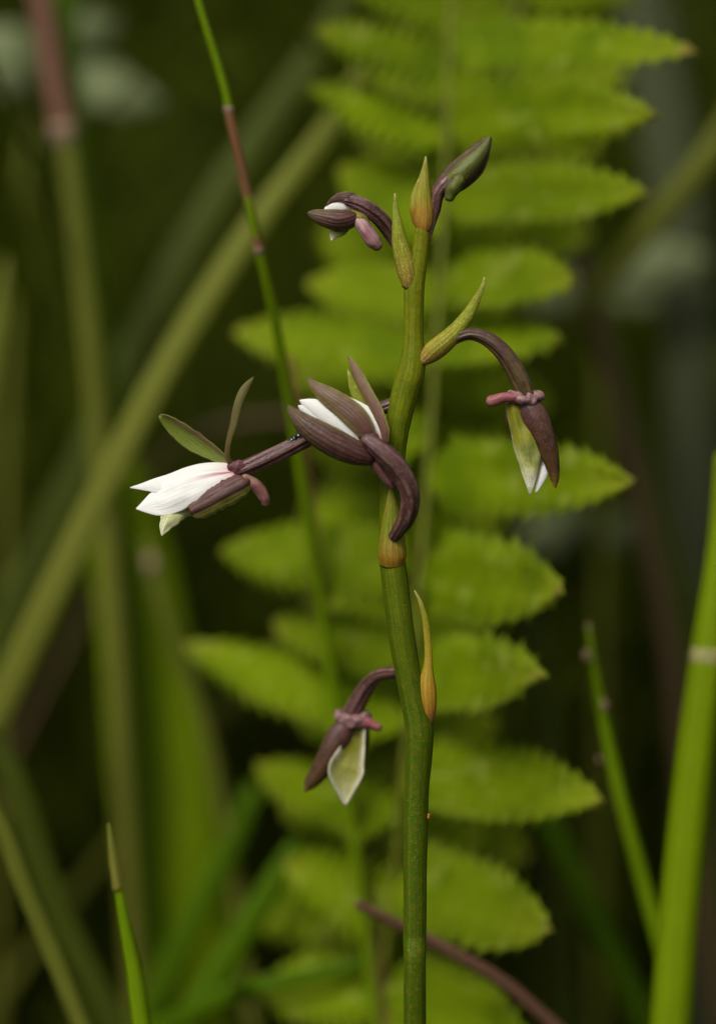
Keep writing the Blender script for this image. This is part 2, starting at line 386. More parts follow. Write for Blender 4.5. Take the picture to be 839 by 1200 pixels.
# ------------------------------------------------------------------ ground: meadow floor rising to a bank behind
def gz(x, y):
    t = min(max((y - 0.45) / 3.2, 0.0), 1.0)
    z = 1.9 * (t * t * (3 - 2 * t))
    near = min(1.0, max(0.0, (abs(x) + abs(y)) * 1.5))
    return z + 0.035 * near * mnoise.noise(Vector((x * 1.7, y * 1.7, 3.1))) + 0.01 * mnoise.noise(Vector((x * 9, y * 9, 1.7)))

def axis(lo, hi, n):
    a = np.linspace(-1, 1, n)
    a = np.sign(a) * np.abs(a) ** 2.6
    return np.where(a < 0, -a * lo, a * hi)
gx = axis(-60, 60, 91); gy = axis(-40, 120, 91)
GP = np.array([[(x, y, gz(x, y)) for x in gx] for y in gy])
gm = grid_mesh('ground', GP)
mg = bpy.data.materials.new('soil and litter'); mg.use_nodes = True
_n = mg.node_tree.nodes; _l = mg.node_tree.links
_tc = _n.new('ShaderNodeTexCoord'); _no = _n.new('ShaderNodeTexNoise'); _no.inputs['Scale'].default_value = 14; _no.inputs['Detail'].default_value = 8
_l.new(_tc.outputs['Object'], _no.inputs['Vector'])
_cr = _n.new('ShaderNodeValToRGB'); _l.new(_no.outputs[0], _cr.inputs[0])
_cr.color_ramp.elements[0].position = 0.3; _cr.color_ramp.elements[0].color = (0.014, 0.014, 0.006, 1)
_cr.color_ramp.elements[1].position = 0.75; _cr.color_ramp.elements[1].color = (0.034, 0.032, 0.012, 1)
_l.new(_cr.outputs[0], _n['Principled BSDF'].inputs['Base Color']); _n['Principled BSDF'].inputs['Roughness'].default_value = 0.95
_bp = _n.new('ShaderNodeBump'); _bp.inputs['Distance'].default_value = 0.02; _l.new(_no.outputs[0], _bp.inputs['Height']); _l.new(_bp.outputs[0], _n['Principled BSDF'].inputs['Normal'])
tag(put('ground', gm, [mg]), kind='structure', label='dark soil and leaf litter rising to a low bank')

# ------------------------------------------------------------------ uncountable undergrowth on the floor and bank
def undergrowth():
    m = bpy.data.materials.new('undergrowth leaves'); m.use_nodes = True
    N = m.node_tree.nodes; L = m.node_tree.links; bs = N['Principled BSDF']
    uv = N.new('ShaderNodeTexCoord'); sp = N.new('ShaderNodeSeparateXYZ'); L.new(uv.outputs['UV'], sp.inputs[0])
    cr = N.new('ShaderNodeValToRGB'); L.new(sp.outputs[0], cr.inputs[0])
    el = cr.color_ramp.elements
    stops = [(0, (0.030, 0.042, 0.002)), (0.45, (0.050, 0.070, 0.002)), (0.8, (0.075, 0.098, 0.004)), (0.93, (0.085, 0.078, 0.012)), (1, (0.10, 0.065, 0.024))]
    while len(el) < len(stops): el.new(0.5)
    for e, (t, c) in zip(el, stops): e.position = t; e.color = (*c, 1)
    L.new(cr.outputs[0], bs.inputs['Base Color']); bs.inputs['Roughness'].default_value = 0.6; bs.inputs['Specular IOR Level'].default_value = 0.1
    tr = N.new('ShaderNodeBsdfTranslucent'); L.new(cr.outputs[0], tr.inputs['Color'])
    mx = N.new('ShaderNodeMixShader'); mx.inputs[0].default_value = 0.3
    L.new(bs.outputs[0], mx.inputs[1]); L.new(tr.outputs[0], mx.inputs[2]); L.new(mx.outputs[0], N['Material Output'].inputs['Surface'])
    verts, faces, uvs = [], [], []
    def blade(x, y, h, hw, ang, lean, curl, seg, rnd):
        z0 = gz(x, y) - 0.01
        base = len(verts)
        ca, sa = math.cos(ang), math.sin(ang)
        for i in range(seg + 1):
            t = i / seg
            r = lean * h * t + curl * h * t * t
            z = h * t * (1 - 0.35 * abs(curl) * t)
            w = hw * (1 - t ** 2.2) * (0.6 + 0.4 * min(1, t * 4)) + 1e-4
            cx, cy = x + ca * r, y + sa * r
            verts.append((cx - sa * w, cy + ca * w, z0 + z)); verts.append((cx + sa * w, cy - ca * w, z0 + z))
        for i in range(seg):
            a = base + 2 * i
            faces.append((a, a + 1, a + 3, a + 2)); uvs.extend([(rnd, i / seg)] * 4)
    def oval(x, y, z, l, hw, az, el, rnd):
        d = Vector((math.cos(az) * math.cos(el), math.sin(az) * math.cos(el), math.sin(el)))
        s = d.cross(Vector((0, 0, 1))).normalized(); n = s.cross(d)
        p = Vector((x, y, z)); base = len(verts)
        for t, w, dn in ((0, 0.05, 0), (0.3, 0.9, 0.04), (0.6, 0.85, 0.03), (1, 0.02, -0.12)):
            c = p + d * l * t + n * l * dn
            verts.append(tuple(c - s * hw * w + n * hw * 0.25)); verts.append(tuple(c)); verts.append(tuple(c + s * hw * w + n * hw * 0.25))
        for i in range(3):
            a = base + 3 * i
            for k in (0, 1):
                faces.append((a + k, a + k + 1, a + k + 4, a + k + 3)); uvs.extend([(rnd, t)] * 4)
    # grass tufts
    for _ in range(2600):
        y = 0.40 + 3.0 * rng.random() ** 1.3; x = (rng.random() - 0.5) * (1.2 + 1.2 * y)
        n = int(5 + rng.random() * 7); tone = rng.random() * 0.75
        for k in range(n):
            blade(x + rng.normal() * 0.02, y + abs(rng.normal()) * 0.02, 0.18 + 0.42 * rng.random(), 0.0018 + 0.0030 * rng.random(), rng.random() * 6.283,
                  0.1 + 0.35 * rng.random(), 0.1 + 0.7 * rng.random(), 6, min(1, tone + 0.25 * rng.random() ** 2))
    # same meadow in front and beside (never in the way of the lens)
    for _ in range(900):
        y = -1.2 + 1.7 * rng.random(); x = (rng.random() - 0.5) * 2.2
        if abs(x) < 0.36 and y < 0.45: continue
        tone = rng.random() * 0.75
        for k in range(7):
            blade(x + rng.normal() * 0.02, y + rng.normal() * 0.02, 0.12 + 0.25 * rng.random(), 0.0018 + 0.0025 * rng.random(), rng.random() * 6.283,
                  0.05 + 0.25 * rng.random(), 0.1 + 0.5 * rng.random(), 5, min(1, tone + 0.25 * rng.random() ** 2))
    for _ in range(1900):  # taller grass out of view, added to block low sky light from the lower plants
        y = -1.6 + 2.3 * rng.random(); x = (rng.random() - 0.5) * 2.6
        lim = 0.20 + 0.10 * max(0.0, y + 0.45)
        if abs(x) < lim and y > -0.75: continue
        tone = rng.random() * 0.75; out = 0.0 if x > 0 else math.pi
        if y < -0.75: out = -math.pi / 2
        for k in range(9):
            blade(x + rng.normal() * 0.015, y + rng.normal() * 0.02, 0.28 + 0.27 * rng.random(), 0.002 + 0.003 * rng.random(), out + rng.normal() * 0.7,
                  0.02 + 0.15 * rng.random(), 0.1 + 0.3 * rng.random(), 5, min(1, tone + 0.25 * rng.random() ** 2))
    # leafy weeds
    for _ in range(1500):
        y = 0.38 + 2.8 * rng.random() ** 1.2; x = (rng.random() - 0.5) * (1.2 + 1.2 * y); h = 0.12 + 0.35 * rng.random(); tone = rng.random() * 0.8
        for k in range(int(6 + rng.random() * 8)):
            oval(x + rng.normal() * 0.03, y + rng.normal() * 0.03, gz(x, y) + h * rng.random(), 0.03 + 0.04 * rng.random(), 0.008 + 0.012 * rng.random(), rng.random() * 6.283, -0.3 + rng.random() * 0.9, min(1, tone + 0.15 * rng.random()))
    me = bpy.data.meshes.new('undergrowth'); me.from_pydata(verts, [], faces)
    ul = me.uv_layers.new(name='UVMap'); ul.data.foreach_set('uv', np.array(uvs, 'f').ravel())
    me.polygons.foreach_set('use_smooth', [True] * len(me.polygons))
    return tag(put('undergrowth', me, [m]), label='dense dark green grass and weeds covering the bank', category='undergrowth', kind='stuff')
undergrowth()

# ------------------------------------------------------------------ fern
def pinna(parent, base, tip, hw, lobes, db, dt, droop=0.08, mat='pinna'):
    """Toothed leaflet from base (px,py) to tip (px,py), half width hw, at depths db/dt behind the spike (mm)."""
    db -= 8; dt -= 12 + (22 if tip[0] > base[0] and db < 80 else 0); wb, wt = -db * 0.001 / KPX, -dt * 0.001 / KPX
    A, Bp = W(base[0], base[1], wb), W(tip[0], tip[1], wt)
    L = (Bp - A).length; d = (Bp - A) / L
    side = d.cross(-FWD).normalized(); tilt = (0.38 if tip[0] > base[0] else -0.38) + random.uniform(-0.42, 0.42)
    nrm = side.cross(d).normalized()
    side, nrm = side * math.cos(tilt) + nrm * math.sin(tilt), nrm * math.cos(tilt) - side * math.sin(tilt)
    h = hw * 1.2 * wscale(wb); lobes = int(lobes * 1.25); dark = random.uniform(-0.1, 0.1)
    nt, ns = lobes * 6 + 1, 9
    P = np.zeros((nt, ns, 3)); ph = random.random()
    ph2 = random.random() * 30
    for i in range(nt):
        t = i / (nt - 1)
        env = (min(1.0, (t + 0.02) / 0.10) ** 0.5) * (1 - max(0.0, (t - 0.45) / 0.55) ** 2.1) ** 0.8
        fr = (t * lobes + ph) % 1.0
        lobe = 1 - 0.40 * fr ** 1.4 - 0.04 * abs(math.sin(fr * math.pi * 3))
        for j in range(ns):
            s = -1 + 2 * j / (ns - 1)
            w = h * env * (1 + (lobe - 1) * abs(s) ** 1.5) * (1 + 0.10 * mnoise.noise(Vector((t * 5, ph2, s > 0))))
            fwdshift = 0.035 * L * abs(s)
            z = -0.12 * h * (1 - abs(s)) ** 3 - droop * L * t * t + 0.09 * h * math.cos(2 * math.pi * fr) * -abs(s) - 0.15 * h * s * s + 0.12 * h * mnoise.noise(Vector((t * 3, ph2, s)))
            P[i, j] = A + d * (L * t + fwdshift * (1 - t)) + side * (s * w) + nrm * z
    me = grid_mesh('pinna', P)
    return put('pinna', me, [M[mat]], parent, tuple(A))

def frond(fern, rachis_pts, r0, r1, pinnae, mat='pinna'):
    pts = [(px, py, -(d - 7.5) * 0.001 / KPX) for px, py, d in rachis_pts]
    rows = [tuple(W(*p)) for p in pts]
    last = Vector(rows[-1])
    rows.append((last.x * 0.7, last.y + 0.02, last.z * 0.5)); rows.append((last.x * 0.5, last.y + 0.03, gz(last.x * 0.5, last.y + 0.03) - 0.01))
    n = len(rows)
    ctrl = [(*p, r0 + (r1 - r0) * i / (n - 1)) for i, p in enumerate(rows)]
    fr = empty('frond', rows[-1], fern)
    tube('rachis', ctrl[::-1], [M['rachis']], fr, nt=60, ns=10, world=True)
    for p in pinnae: pinna(fr, *p, mat=mat)
    return fr

fern = empty('fern', (0.0, 0.12, gz(0.0, 0.12)))
tag(fern, 'bright yellow green fern with toothed leaflets behind the orchid', 'fern')
frond(fern, [(530, -90, 84), (526, 60, 80), (520, 250, 77), (505, 500, 74), (485, 760, 72), (465, 1000, 74), (445, 1230, 80)], 0.0004, 0.0010, [
    ((527, -35), (735, -62), 40, 9, 84, 84), ((526, 50), (803, 42), 35, 11, 80, 76), ((524, 138), (749, 130), 44, 10, 79, 74), ((521, 226), (741, 214), 42, 10, 78, 74),
    ((516, 322), (662, 318), 44, 7, 77, 80), ((511, 402), (648, 384), 38, 7, 76, 84), ((502, 556), (722, 562), 46, 10, 74, 66), ((494, 668), (636, 690), 55, 7, 73, 62),
    ((486, 786), (610, 784), 50, 7, 72, 62), ((476, 898), (690, 926), 52, 10, 72, 66), ((462, 1028), (626, 1080), 58, 8, 74, 68), ((452, 1150), (600, 1215), 55, 8, 76, 72),
    ((525, 15), (400, -45), 36, 7, 82, 86), ((524, 78), (370, 24), 36, 8, 80, 84), ((521, 168), (366, 86), 42, 9, 79, 86), ((516, 268), (392, 190), 40, 7, 78, 90),
    ((509, 352), (352, 322), 36, 8, 77, 92), ((505, 420), (268, 376), 42, 10, 76, 88), ((497, 520), (350, 470), 40, 8, 75, 88), ((480, 660), (252, 634), 46, 10, 73, 84),
    ((474, 770), (318, 716), 42, 8, 73, 86), ((472, 850), (214, 736), 46, 11, 73, 88), ((462, 960), (300, 880), 46, 8, 74, 88), ((452, 1070), (330, 1010), 52, 7, 75, 84),
    ((446, 1160), (300, 1150), 48, 8, 78, 92)])
frond(fern, [(620, -120, 128), (598, 80, 122), (570, 330, 118), (540, 620, 116), (505, 900, 118), (470, 1220, 125)], 0.0004, 0.0010, [
    ((612, -10), (770, -40), 40, 9, 126, 124), ((600, 80), (735, 78), 40, 8, 122, 120), ((590, 170), (700, 170), 40, 7, 121, 118), ((580, 265), (690, 270), 40, 7, 119, 116),
    ((604, 40), (440, -10), 40, 9, 124, 126), ((596, 120), (420, 60), 44, 9, 122, 126), ((585, 215), (430, 150), 44, 9, 120, 124), ((576, 310), (425, 250), 42, 8, 119, 122),
    ((566, 380), (400, 400), 46, 9, 118, 118), ((556, 470), (640, 470), 44, 6, 117, 114), ((548, 560), (380, 560), 46, 9, 116, 122), ((536, 650), (360, 700), 46, 9, 116, 122),
    ((520, 800), (340, 800), 46, 9, 117, 124), ((506, 900), (370, 940), 46, 8, 118, 122), ((500, 960), (620, 1000), 46, 7, 118, 116), ((486, 1080), (380, 1100), 46, 7, 121, 124)])

frond(fern, [(470, -150, 104), (476, 60, 102), (480, 330, 100), (470, 620, 100), (452, 900, 102), (432, 1220, 108)], 0.0004, 0.0010, [
    ((478, 150), (640, 175), 46, 8, 102, 104), ((480, 250), (610, 270), 46, 7, 102, 106), ((480, 345), (600, 355), 50, 7, 100, 106), ((479, 440), (620, 450), 52, 8, 100, 106), ((476, 520), (600, 500), 50, 7, 100, 106),
    ((472, 610), (590, 600), 50, 7, 100, 104), ((466, 720), (580, 735), 50, 7, 100, 104), ((455, 850), (585, 850), 46, 7, 101, 104), ((445, 980), (570, 970), 46, 7, 102, 106),
    ((476, 130), (400, 130), 44, 6, 102, 108), ((480, 300), (370, 270), 46, 7, 102, 108), ((480, 400), (330, 440), 50, 8, 100, 108), ((477, 490), (360, 520), 50, 7, 100, 106),
    ((472, 590), (350, 590), 48, 7, 100, 106), ((464, 720), (340, 770), 50, 8, 100, 106), ((456, 820), (350, 850), 46, 7, 100, 106), ((448, 920), (330, 960), 46, 7, 101, 106), ((440, 1040), (290, 1080), 48, 8, 103, 108)])

# ------------------------------------------------------------------ grass blades and stalks one can pick out
def rooted(ctrl):
    """Extend the last (lowest) point of a blade down to the ground, bending to its root."""
    rows = [(*W(a, b, -d * 0.001 / KPX), h * wscale(-d * 0.001 / KPX)) for a, b, d, h in ctrl]
    p, q = Vector(rows[-1][:3]), Vector(rows[-2][:3]); hw = rows[-1][3]
    d = (p - q).normalized()
    if p.z > 0.02:
        s = p.z / max(0.55, -d.z)
        m = p + d * s * 0.45; m.z = max(m.z, 0.02) if d.z > -0.9 else m.z
        m.z = min(m.z, p.z * 0.62)
        r = p + d * s * 0.75; r.z = gz(r.x, r.y) - 0.004
        rows.append((*m, hw * 0.95)); rows.append((*r, hw * 0.7))
    return rows

def grass(name, label, ctrl, mat, group=None, phi=0.5, roll=0.0, thick=2.0, cat='grass blade'):
    rows = rooted(ctrl)
    o = leaf(name, rows, [M[mat]], None, phi=phi, roll=roll, nt=60, ns=7, thick=thick, world=True, wav=0.1)
    return tag(o, label, cat, group)

def stalk(name, label, ctrl, mat, joints=(), sections=(), group=None, cat='grass stalk'):
    """Round stalk: an Empty at the root with the culm, coloured sections and joints as parts. ctrl from the top down."""
    rows = rooted(ctrl)
    root = empty(name, rows[-1][:3]); tag(root, label, cat, group)
    tube('culm', rows, [M[mat]], root, nt=90, ns=14, world=True, rounded=(True, False))
    for sec, smat in sections:
        sr = [(*W(a, b, -d * 0.001 / KPX), h * wscale(-d * 0.001 / KPX)) for a, b, d, h in sec]
        tube('sheath', sr, [M[smat]], root, nt=40, ns=14, world=True, rounded=(True, True))
    for a, b, d, h in joints:
        w = -d * 0.001 / KPX
        tube('joint', [(a - 0.5, b - h * 0.5, w, h * 0.85), (a, b, w, h), (a + 0.5, b + h * 0.5, w, h * 0.85)], [M['node']], root, nt=8, ns=14, rounded=(True, True))
    return root

grass('grass_leaf', 'broad olive blade slanting across the fern', [(432, 58, 100, 5), (388, 146, 97, 13), (300, 262, 92, 15), (200, 420, 88, 16), (120, 575, 86, 17), (50, 720, 86, 18), (-10, 850, 88, 18)], 'grass_olive', phi=0.3)
grass('grass_leaf', 'dull dark blade slanting behind the broad olive one', [(425, -60, 150, 10), (385, 40, 148, 15), (290, 180, 142, 20), (195, 340, 136, 22), (120, 500, 132, 24), (30, 690, 130, 24), (-60, 880, 130, 22)], 'grass_dark', phi=0.3)
stalk('grass_stalk', 'thin green stalk with a long brown middle section beside the white flower',
      [(218, -50, 16, 4.0), (232, 0, 17, 4.6), (262, 98, 20, 5.0), (268, 128, 20.8, 5.1), (285.5, 208, 23.3, 5.3), (303, 291, 26, 5.4), (322, 375, 32, 6.0), (345, 505, 42, 6.5), (366, 640, 50, 6.5), (378, 720, 55, 6.5), (404, 900, 62, 7), (446, 1230, 70, 7)], 'stalk_green',
      joints=[(268, 128, 20.8, 6.4), (303, 291, 26, 6.6)], sections=[([(268, 128, 20.8, 5.9), (276.5, 167, 22, 6.0), (285.5, 208, 23.3, 6.1), (294.5, 250, 24.7, 6.1), (303, 291, 26, 6.1)], 'stalk_brown')])
stalk('grass_stalk', 'thick stalk, purple brown above a pink joint and olive below', [(38, -70, 108, 12), (52, 20, 108, 13), (76, 150, 108, 13), (92, 260, 110, 14), (110, 420, 114, 15), (122, 560, 118, 15), (140, 800, 120, 14), (165, 1230, 124, 14)], 'stalk_olive',
      joints=[(75, 152, 108, 18)], sections=[([(36, -72, 108, 14), (52, 20, 108, 16), (75, 150, 108, 16)], 'stalk_purple')])
grass('grass_leaf', 'green blade sheathing the thick purple brown stalk', [(60, -90, 122, 20), (66, 0, 120, 22), (88, 140, 118, 12), (112, 330, 120, 11), (128, 460, 122, 12), (150, 700, 126, 12), (176, 1000, 130, 12)], 'grass', phi=0.4)
grass('grass_leaf', 'wide soft green blade rising behind the white flower', [(118, 480, 132, 14), (145, 600, 132, 42), (168, 740, 132, 52), (190, 900, 132, 62), (205, 1060, 132, 64), (212, 1230, 134, 60)], 'grass_bright', phi=0.35)
stalk('grass_stalk', 'short green stalk with a pointed yellow tip and pale joint', [(127.5, 968, 15, 1.6), (132, 1000, 15, 4.2), (139, 1038, 15, 5.6), (147, 1085, 16, 7.5), (158, 1140, 17, 9.5), (170, 1225, 18, 11)], 'stalk_green',
      joints=[], sections=[([(127.5, 967, 14.7, 1.8), (132, 1000, 14.7, 4.8), (138, 1040, 14.8, 6.4)], 'stalk_olive')])
grass('grass_leaf', 'narrow olive blade leaning away beside the short yellow-tipped stalk', [(-40, 880, 34, 8), (0, 962, 36, 9), (30, 1045, 38, 9.5), (62, 1120, 40, 10), (100, 1215, 42, 10)], 'grass_olive', phi=0.6)
grass('grass_leaf', 'dull blade crossing behind the narrow olive blade', [(-40, 830, 80, 13), (12, 905, 80, 15), (50, 1020, 82, 17), (92, 1120, 84, 17), (150, 1230, 86, 16)], 'grass_dark', phi=0.4)
stalk('grass_stalk', 'stout bright green cane with a pale joint', [(850, 540, 38, 14), (845, 640, 38, 17), (829, 768, 38, 21), (812, 900, 38, 22.5), (796, 1060, 38, 23.5), (784, 1220, 38, 24)], 'grass_bright', sections=[([(829.6, 764, 38, 21.4), (828.4, 772, 38, 21.7)], 'node_pale')])
stalk('grass_stalk', 'thin bare stalk with small knobs along it, beyond the bright cane', [(689, 735, 46, 3.0), (694, 775, 46, 4.5), (708, 850, 48, 7), (728, 940, 50, 8.5), (752, 1030, 52, 9.5), (780, 1130, 54, 10), (800, 1225, 56, 10)], 'stalk_green',
      joints=[(687, 768, 45, 5.6), (708, 826, 46.5, 5.2), (689, 735, 46, 3.4), (702, 890, 48, 3.2)])
grass('grass_leaf', 'dim green blade leaning below the fern tip', [(600, 900, 98, 6), (640, 960, 98, 12), (690, 1060, 98, 15), (745, 1180, 98, 17), (775, 1240, 98, 17)], 'grass', phi=0.4)
grass('grass_leaf', 'dark upright blade behind the fern tips', [(612, 640, 130, 8), (624, 740, 130, 17), (640, 860, 130, 20), (652, 1000, 130, 20), (660, 1230, 130, 20)], 'grass_dark', phi=0.4)
stalk('grass_stalk', 'brown stalk leaning behind the hanging flower', [(655, 240, 140, 9), (682, 320, 140, 11), (712, 430, 140, 11), (742, 560, 140, 12), (776, 720, 140, 12), (800, 900, 140, 12)], 'stalk_dim')
grass('grass_leaf', 'green blade running beside the leaning brown stalk', [(700, 350, 170, 10), (724, 450, 168, 16), (756, 570, 166, 20), (798, 720, 164, 22), (825, 860, 162, 24), (840, 1040, 160, 24)], 'grass_dark', phi=0.4)
grass('grass_leaf', 'olive blade bending towards the hanging flower', [(885, 90, 118, 14), (832, 180, 118, 15), (770, 255, 120, 15), (708, 330, 122, 12), (640, 410, 126, 9), (590, 470, 130, 8)], 'grass_olive', phi=0.4)
grass('grass_leaf', 'long dull blade curving low in front of the dark hollow', [(352, 985, 88, 11), (318, 1040, 88, 15), (270, 1120, 88, 18), (222, 1200, 88, 19), (190, 1260, 88, 19)], 'grass', phi=0.4)
grass('grass_leaf', 'dark narrow blade rising through the wide soft blade', [(300, 920, 120, 10), (270, 990, 120, 14), (230, 1070, 120, 16), (180, 1180, 120, 18), (150, 1250, 120, 18)], 'grass', phi=0.4)
grass('grass_leaf', 'low blade lying almost flat under the small drooping flower', [(470, 1092, 70, 6), (420, 1128, 70, 9), (350, 1148, 72, 11), (280, 1162, 76, 12), (210, 1195, 80, 12)], 'grass', phi=0.4)
tw = tube('twig', rooted([(420, 1060, 34, 5), (470, 1085, 36, 7), (530, 1116, 37, 7.5), (600, 1158, 39, 8), (690, 1240, 42, 8)]), [M['stalk_purple']], None, lump=0.15, world=True, nt=60, rounded=(True, False))
tag(tw, 'fallen pinkish brown twig crossing behind the orchid stem', 'twig')
tw = tube('twig', rooted([(395, 486, 150, 4), (345, 489, 150, 6), (290, 493, 150, 6), (240, 505, 150, 5), (190, 535, 150, 5), (160, 600, 150, 5)]), [M['stalk_dim']], None, lump=0.15, world=True, nt=60, rounded=(True, False))
tag(tw, 'thin brown twig arching level behind the white flower', 'twig')
stalk('grass_stalk', 'brown stalk crossing behind the white flower pedicel', [(338, 420, 62, 5), (348, 500, 62, 7), (358, 570, 62, 8), (368, 645, 62, 8), (384, 760, 62, 7), (420, 1000, 66, 7), (455, 1230, 70, 7)], 'stalk_brown')
grass('grass_leaf', 'bright blade tip at the edge of the grass beyond the diagonal blades', [(8, 300, 110, 3), (2, 340, 110, 8), (-10, 420, 110, 11), (-30, 560, 110, 12), (-50, 760, 110, 12)], 'grass_olive', phi=0.4)
stalk('grass_stalk', 'pale tipped slim stalk beside the wide soft blade', [(172, 640, 115, 7), (185, 690, 115, 8), (208, 760, 116, 8), (240, 850, 118, 8), (270, 1000, 122, 8), (300, 1230, 126, 8)], 'stalk_olive', joints=[(178, 662, 114, 9)])
grass('grass_leaf', 'tall grey green blade standing behind the fern', [(740, -60, 190, 30), (765, 60, 190, 34), (790, 200, 190, 34), (805, 380, 190, 32), (815, 640, 190, 30), (820, 1000, 190, 30)], 'grass_dull', phi=0.4)

# pale lobed leaves
def lobed_plant(label, stem_ctrl, lobes, group):
    rows = rooted(stem_ctrl)
    root = empty('pale_plant', rows[-1][:3]); tag(root, label, 'plant', group)
    tube('stem', rows, [M['stalk_olive']], root, nt=40, ns=8, world=True, rounded=(True, False))
    for (a, b, c, d, h, dep) in lobes:
        w = -dep * 0.001 / KPX
        mx, my = (a + c) / 2, (b + d) / 2
        leaf('leaf', [(a, b, w, h * 0.2), ((a * 2 + c) / 3, (b * 2 + d) / 3, w + 20, h * 0.85), ((a + 2 * c) / 3, (b + 2 * d) / 3, w + 25, h), (c, d, w, h * 0.25)], [M['grass_pale']], root, phi=0.4, roll=random.uniform(-20, 20), nt=20, ns=9, edge_wave=0.4, thick=2)
lobed_plant('plant with pale grey green lobed leaves beside the purple brown stalk', [(60, 40, 175, 6), (30, 200, 178, 7), (10, 500, 182, 7), (0, 900, 185, 7), (0, 1230, 190, 7)],
            [(60, 90, 190, 122, 26, 172), (70, 60, 140, 22, 26, 174), (55, 70, -30, 40, 30, 174), (50, 95, -20, 90, 26, 172), (65, 100, 150, 80, 18, 176)], 'pale leaved plants in the grass')
lobed_plant('plant with pale grey green leaves low behind the fern tips', [(700, 330, 185, 6), (705, 500, 188, 7), (705, 800, 190, 7), (700, 1230, 195, 7)],
            [(700, 330, 830, 300, 28, 182), (700, 340, 800, 345, 24, 184), (690, 330, 620, 360, 28, 182), (690, 600, 610, 640, 30, 186), (705, 640, 780, 600, 24, 188)], 'pale leaved plants in the grass')

# ------------------------------------------------------------------ the orchid
base = W(486, 1215, 0)
orchid = empty('orchid_plant', (base.x, base.y + 0.012, gz(base.x, base.y) - 0.003))
tag(orchid, 'in-focus orchid spike with white and purple flowers on a green stem', 'orchid')
rootp = orchid.location
stem_px = [(486, 1215, 13), (486, 1100, 13.4), (486.5, 1000, 14), (488, 932, 14.7), (490.5, 885, 16), (491, 856, 17), (487, 832, 15.6), (481, 805, 15), (475.5, 775, 15.2), (467.5, 722, 15.5), (461, 670, 15.5),
           (459, 640, 15), (458.5, 600, 14), (459, 560, 14), (462.5, 522, 14), (467, 492, 14.5), (473, 465, 15.8), (480.5, 440, 17), (484, 420, 15), (484.5, 395, 11.8), (484.8, 360, 12.1), (485.5, 335, 12.4), (490, 312, 10.2), (493, 290, 9.7), (495, 270, 9), (497, 250, 7.5)]
rows = [(rootp.x, rootp.y, rootp.z, 0.0022), (rootp.x + 0.0005, rootp.y - 0.003, 0.10, 0.0020)] + [(*W(a, b, 0), r * KPX) for a, b, r in stem_px]
stem = tube('stem', rows, [M['stem']], orchid, nt=220, ns=32, world=True, lump=0.05, lump_scale=180, rounded=(False, True))

def bract(name, ctrl, mat, **k):
    return leaf(name, ctrl, [M[mat], M[mat]], orchid, **k)
# sheaths on the stem (base first, tip last)
bract('bract', [(479, 339, 9, 8), (479, 328, 13, 10.5), (475.8, 311, 14, 12), (469, 286, 12, 10), (465, 258, 9, 5.6), (463.3, 240, 8, 2.8), (462.6, 226.5, 7, 0.6)], 'bract', phi=[1.5, 1.5, 1.4, 1.3, 1.1, 0.8, 0.4], thick=1.2, wav=0.05)
bract('bract', [(492, 427, 10, 5), (497, 421.5, 14, 9), (507, 412, 17, 12), (521, 400.5, 17, 12), (536, 386, 14, 10), (550, 366, 10, 7), (560.5, 346, 8, 4), (566, 334, 8, 2.6), (567.3, 324.5, 8, 0.7)], 'bract', phi=[1.4, 1.5, 1.4, 1.3, 1.2, 1.1, 0.9, 0.7, 0.4], thick=1.4, wav=0.06)
bract('bract', [(460, 667, 15, 15.2), (459.8, 655, 20, 17), (459.5, 643, 20, 17), (459.5, 628, 18, 15), (459.3, 610, 17, 11.5), (458.8, 592, 17.5, 7), (458.3, 578, 19, 3.6), (458, 566, 21, 0.7)], 'bract_clasp', phi=[1.57, 1.65, 1.6, 1.45, 1.2, 0.9, 0.6, 0.3], thick=1.4)
bract('bract', [(504, 850, 5, 5), (502.2, 836, 12, 9), (501, 818, 14, 11), (500.3, 800, 12, 10.2), (501.5, 784, 9, 6.2), (502, 768, 7, 4.7), (500.5, 745, 6, 4.2), (497.5, 724, 6, 3.4), (492, 704.5, 6, 2), (485.5, 692, 6, 0.6)], 'bract_ochre', phi=[1.3, 1.3, 1.3, 1.3, 1.2, 1.1, 1.0, 0.9, 0.6, 0.3], thick=1.3, wav=0.06)
bract('bract', [(490, 262, 5, 6), (486.5, 245, 9, 6.5), (486, 232, 8, 5), (488, 220, 6, 3), (490.5, 210, 6, 0.6)], 'bract_top', phi=[1.3, 1.3, 1.2, 0.9, 0.4], thick=1.2)
bract('bract', [(497, 272, 8, 8), (496.5, 262, 11, 11.5), (496.3, 247, 12, 12.6), (496, 230, 11, 11), (496.5, 213, 9, 7.5), (498, 198, 8, 4), (498.8, 183, 8, 0.6)], 'bract_top', phi=[1.5, 1.55, 1.5, 1.4, 1.2, 0.9, 0.4], thick=1.2, wav=0.05)
bract('bract', [(500, 262, -4, 8), (501, 245, -6, 9), (500, 225, -5, 7), (499, 205, 0, 3), (499, 192, 2, 0.6)], 'bract_top', phi=1.2, thick=1.2)
# specks on the stem
tube('fleck', [(479, 781.8, 13.5, 1.3), (479.2, 784, 13.5, 1.3)], [M['fleck']], orchid, nt=6, ns=8, rounded=(True, True))
tube('fleck', [(501.8, 955, 4, 1.9), (501.6, 958, 4, 2.0)], [M['fleck_orange']], orchid, nt=6, ns=8, rounded=(True, True))

def flower(name, at, label=None):
    f = empty(name, W(*at), orchid)
    if label: f['label'] = label
    return f
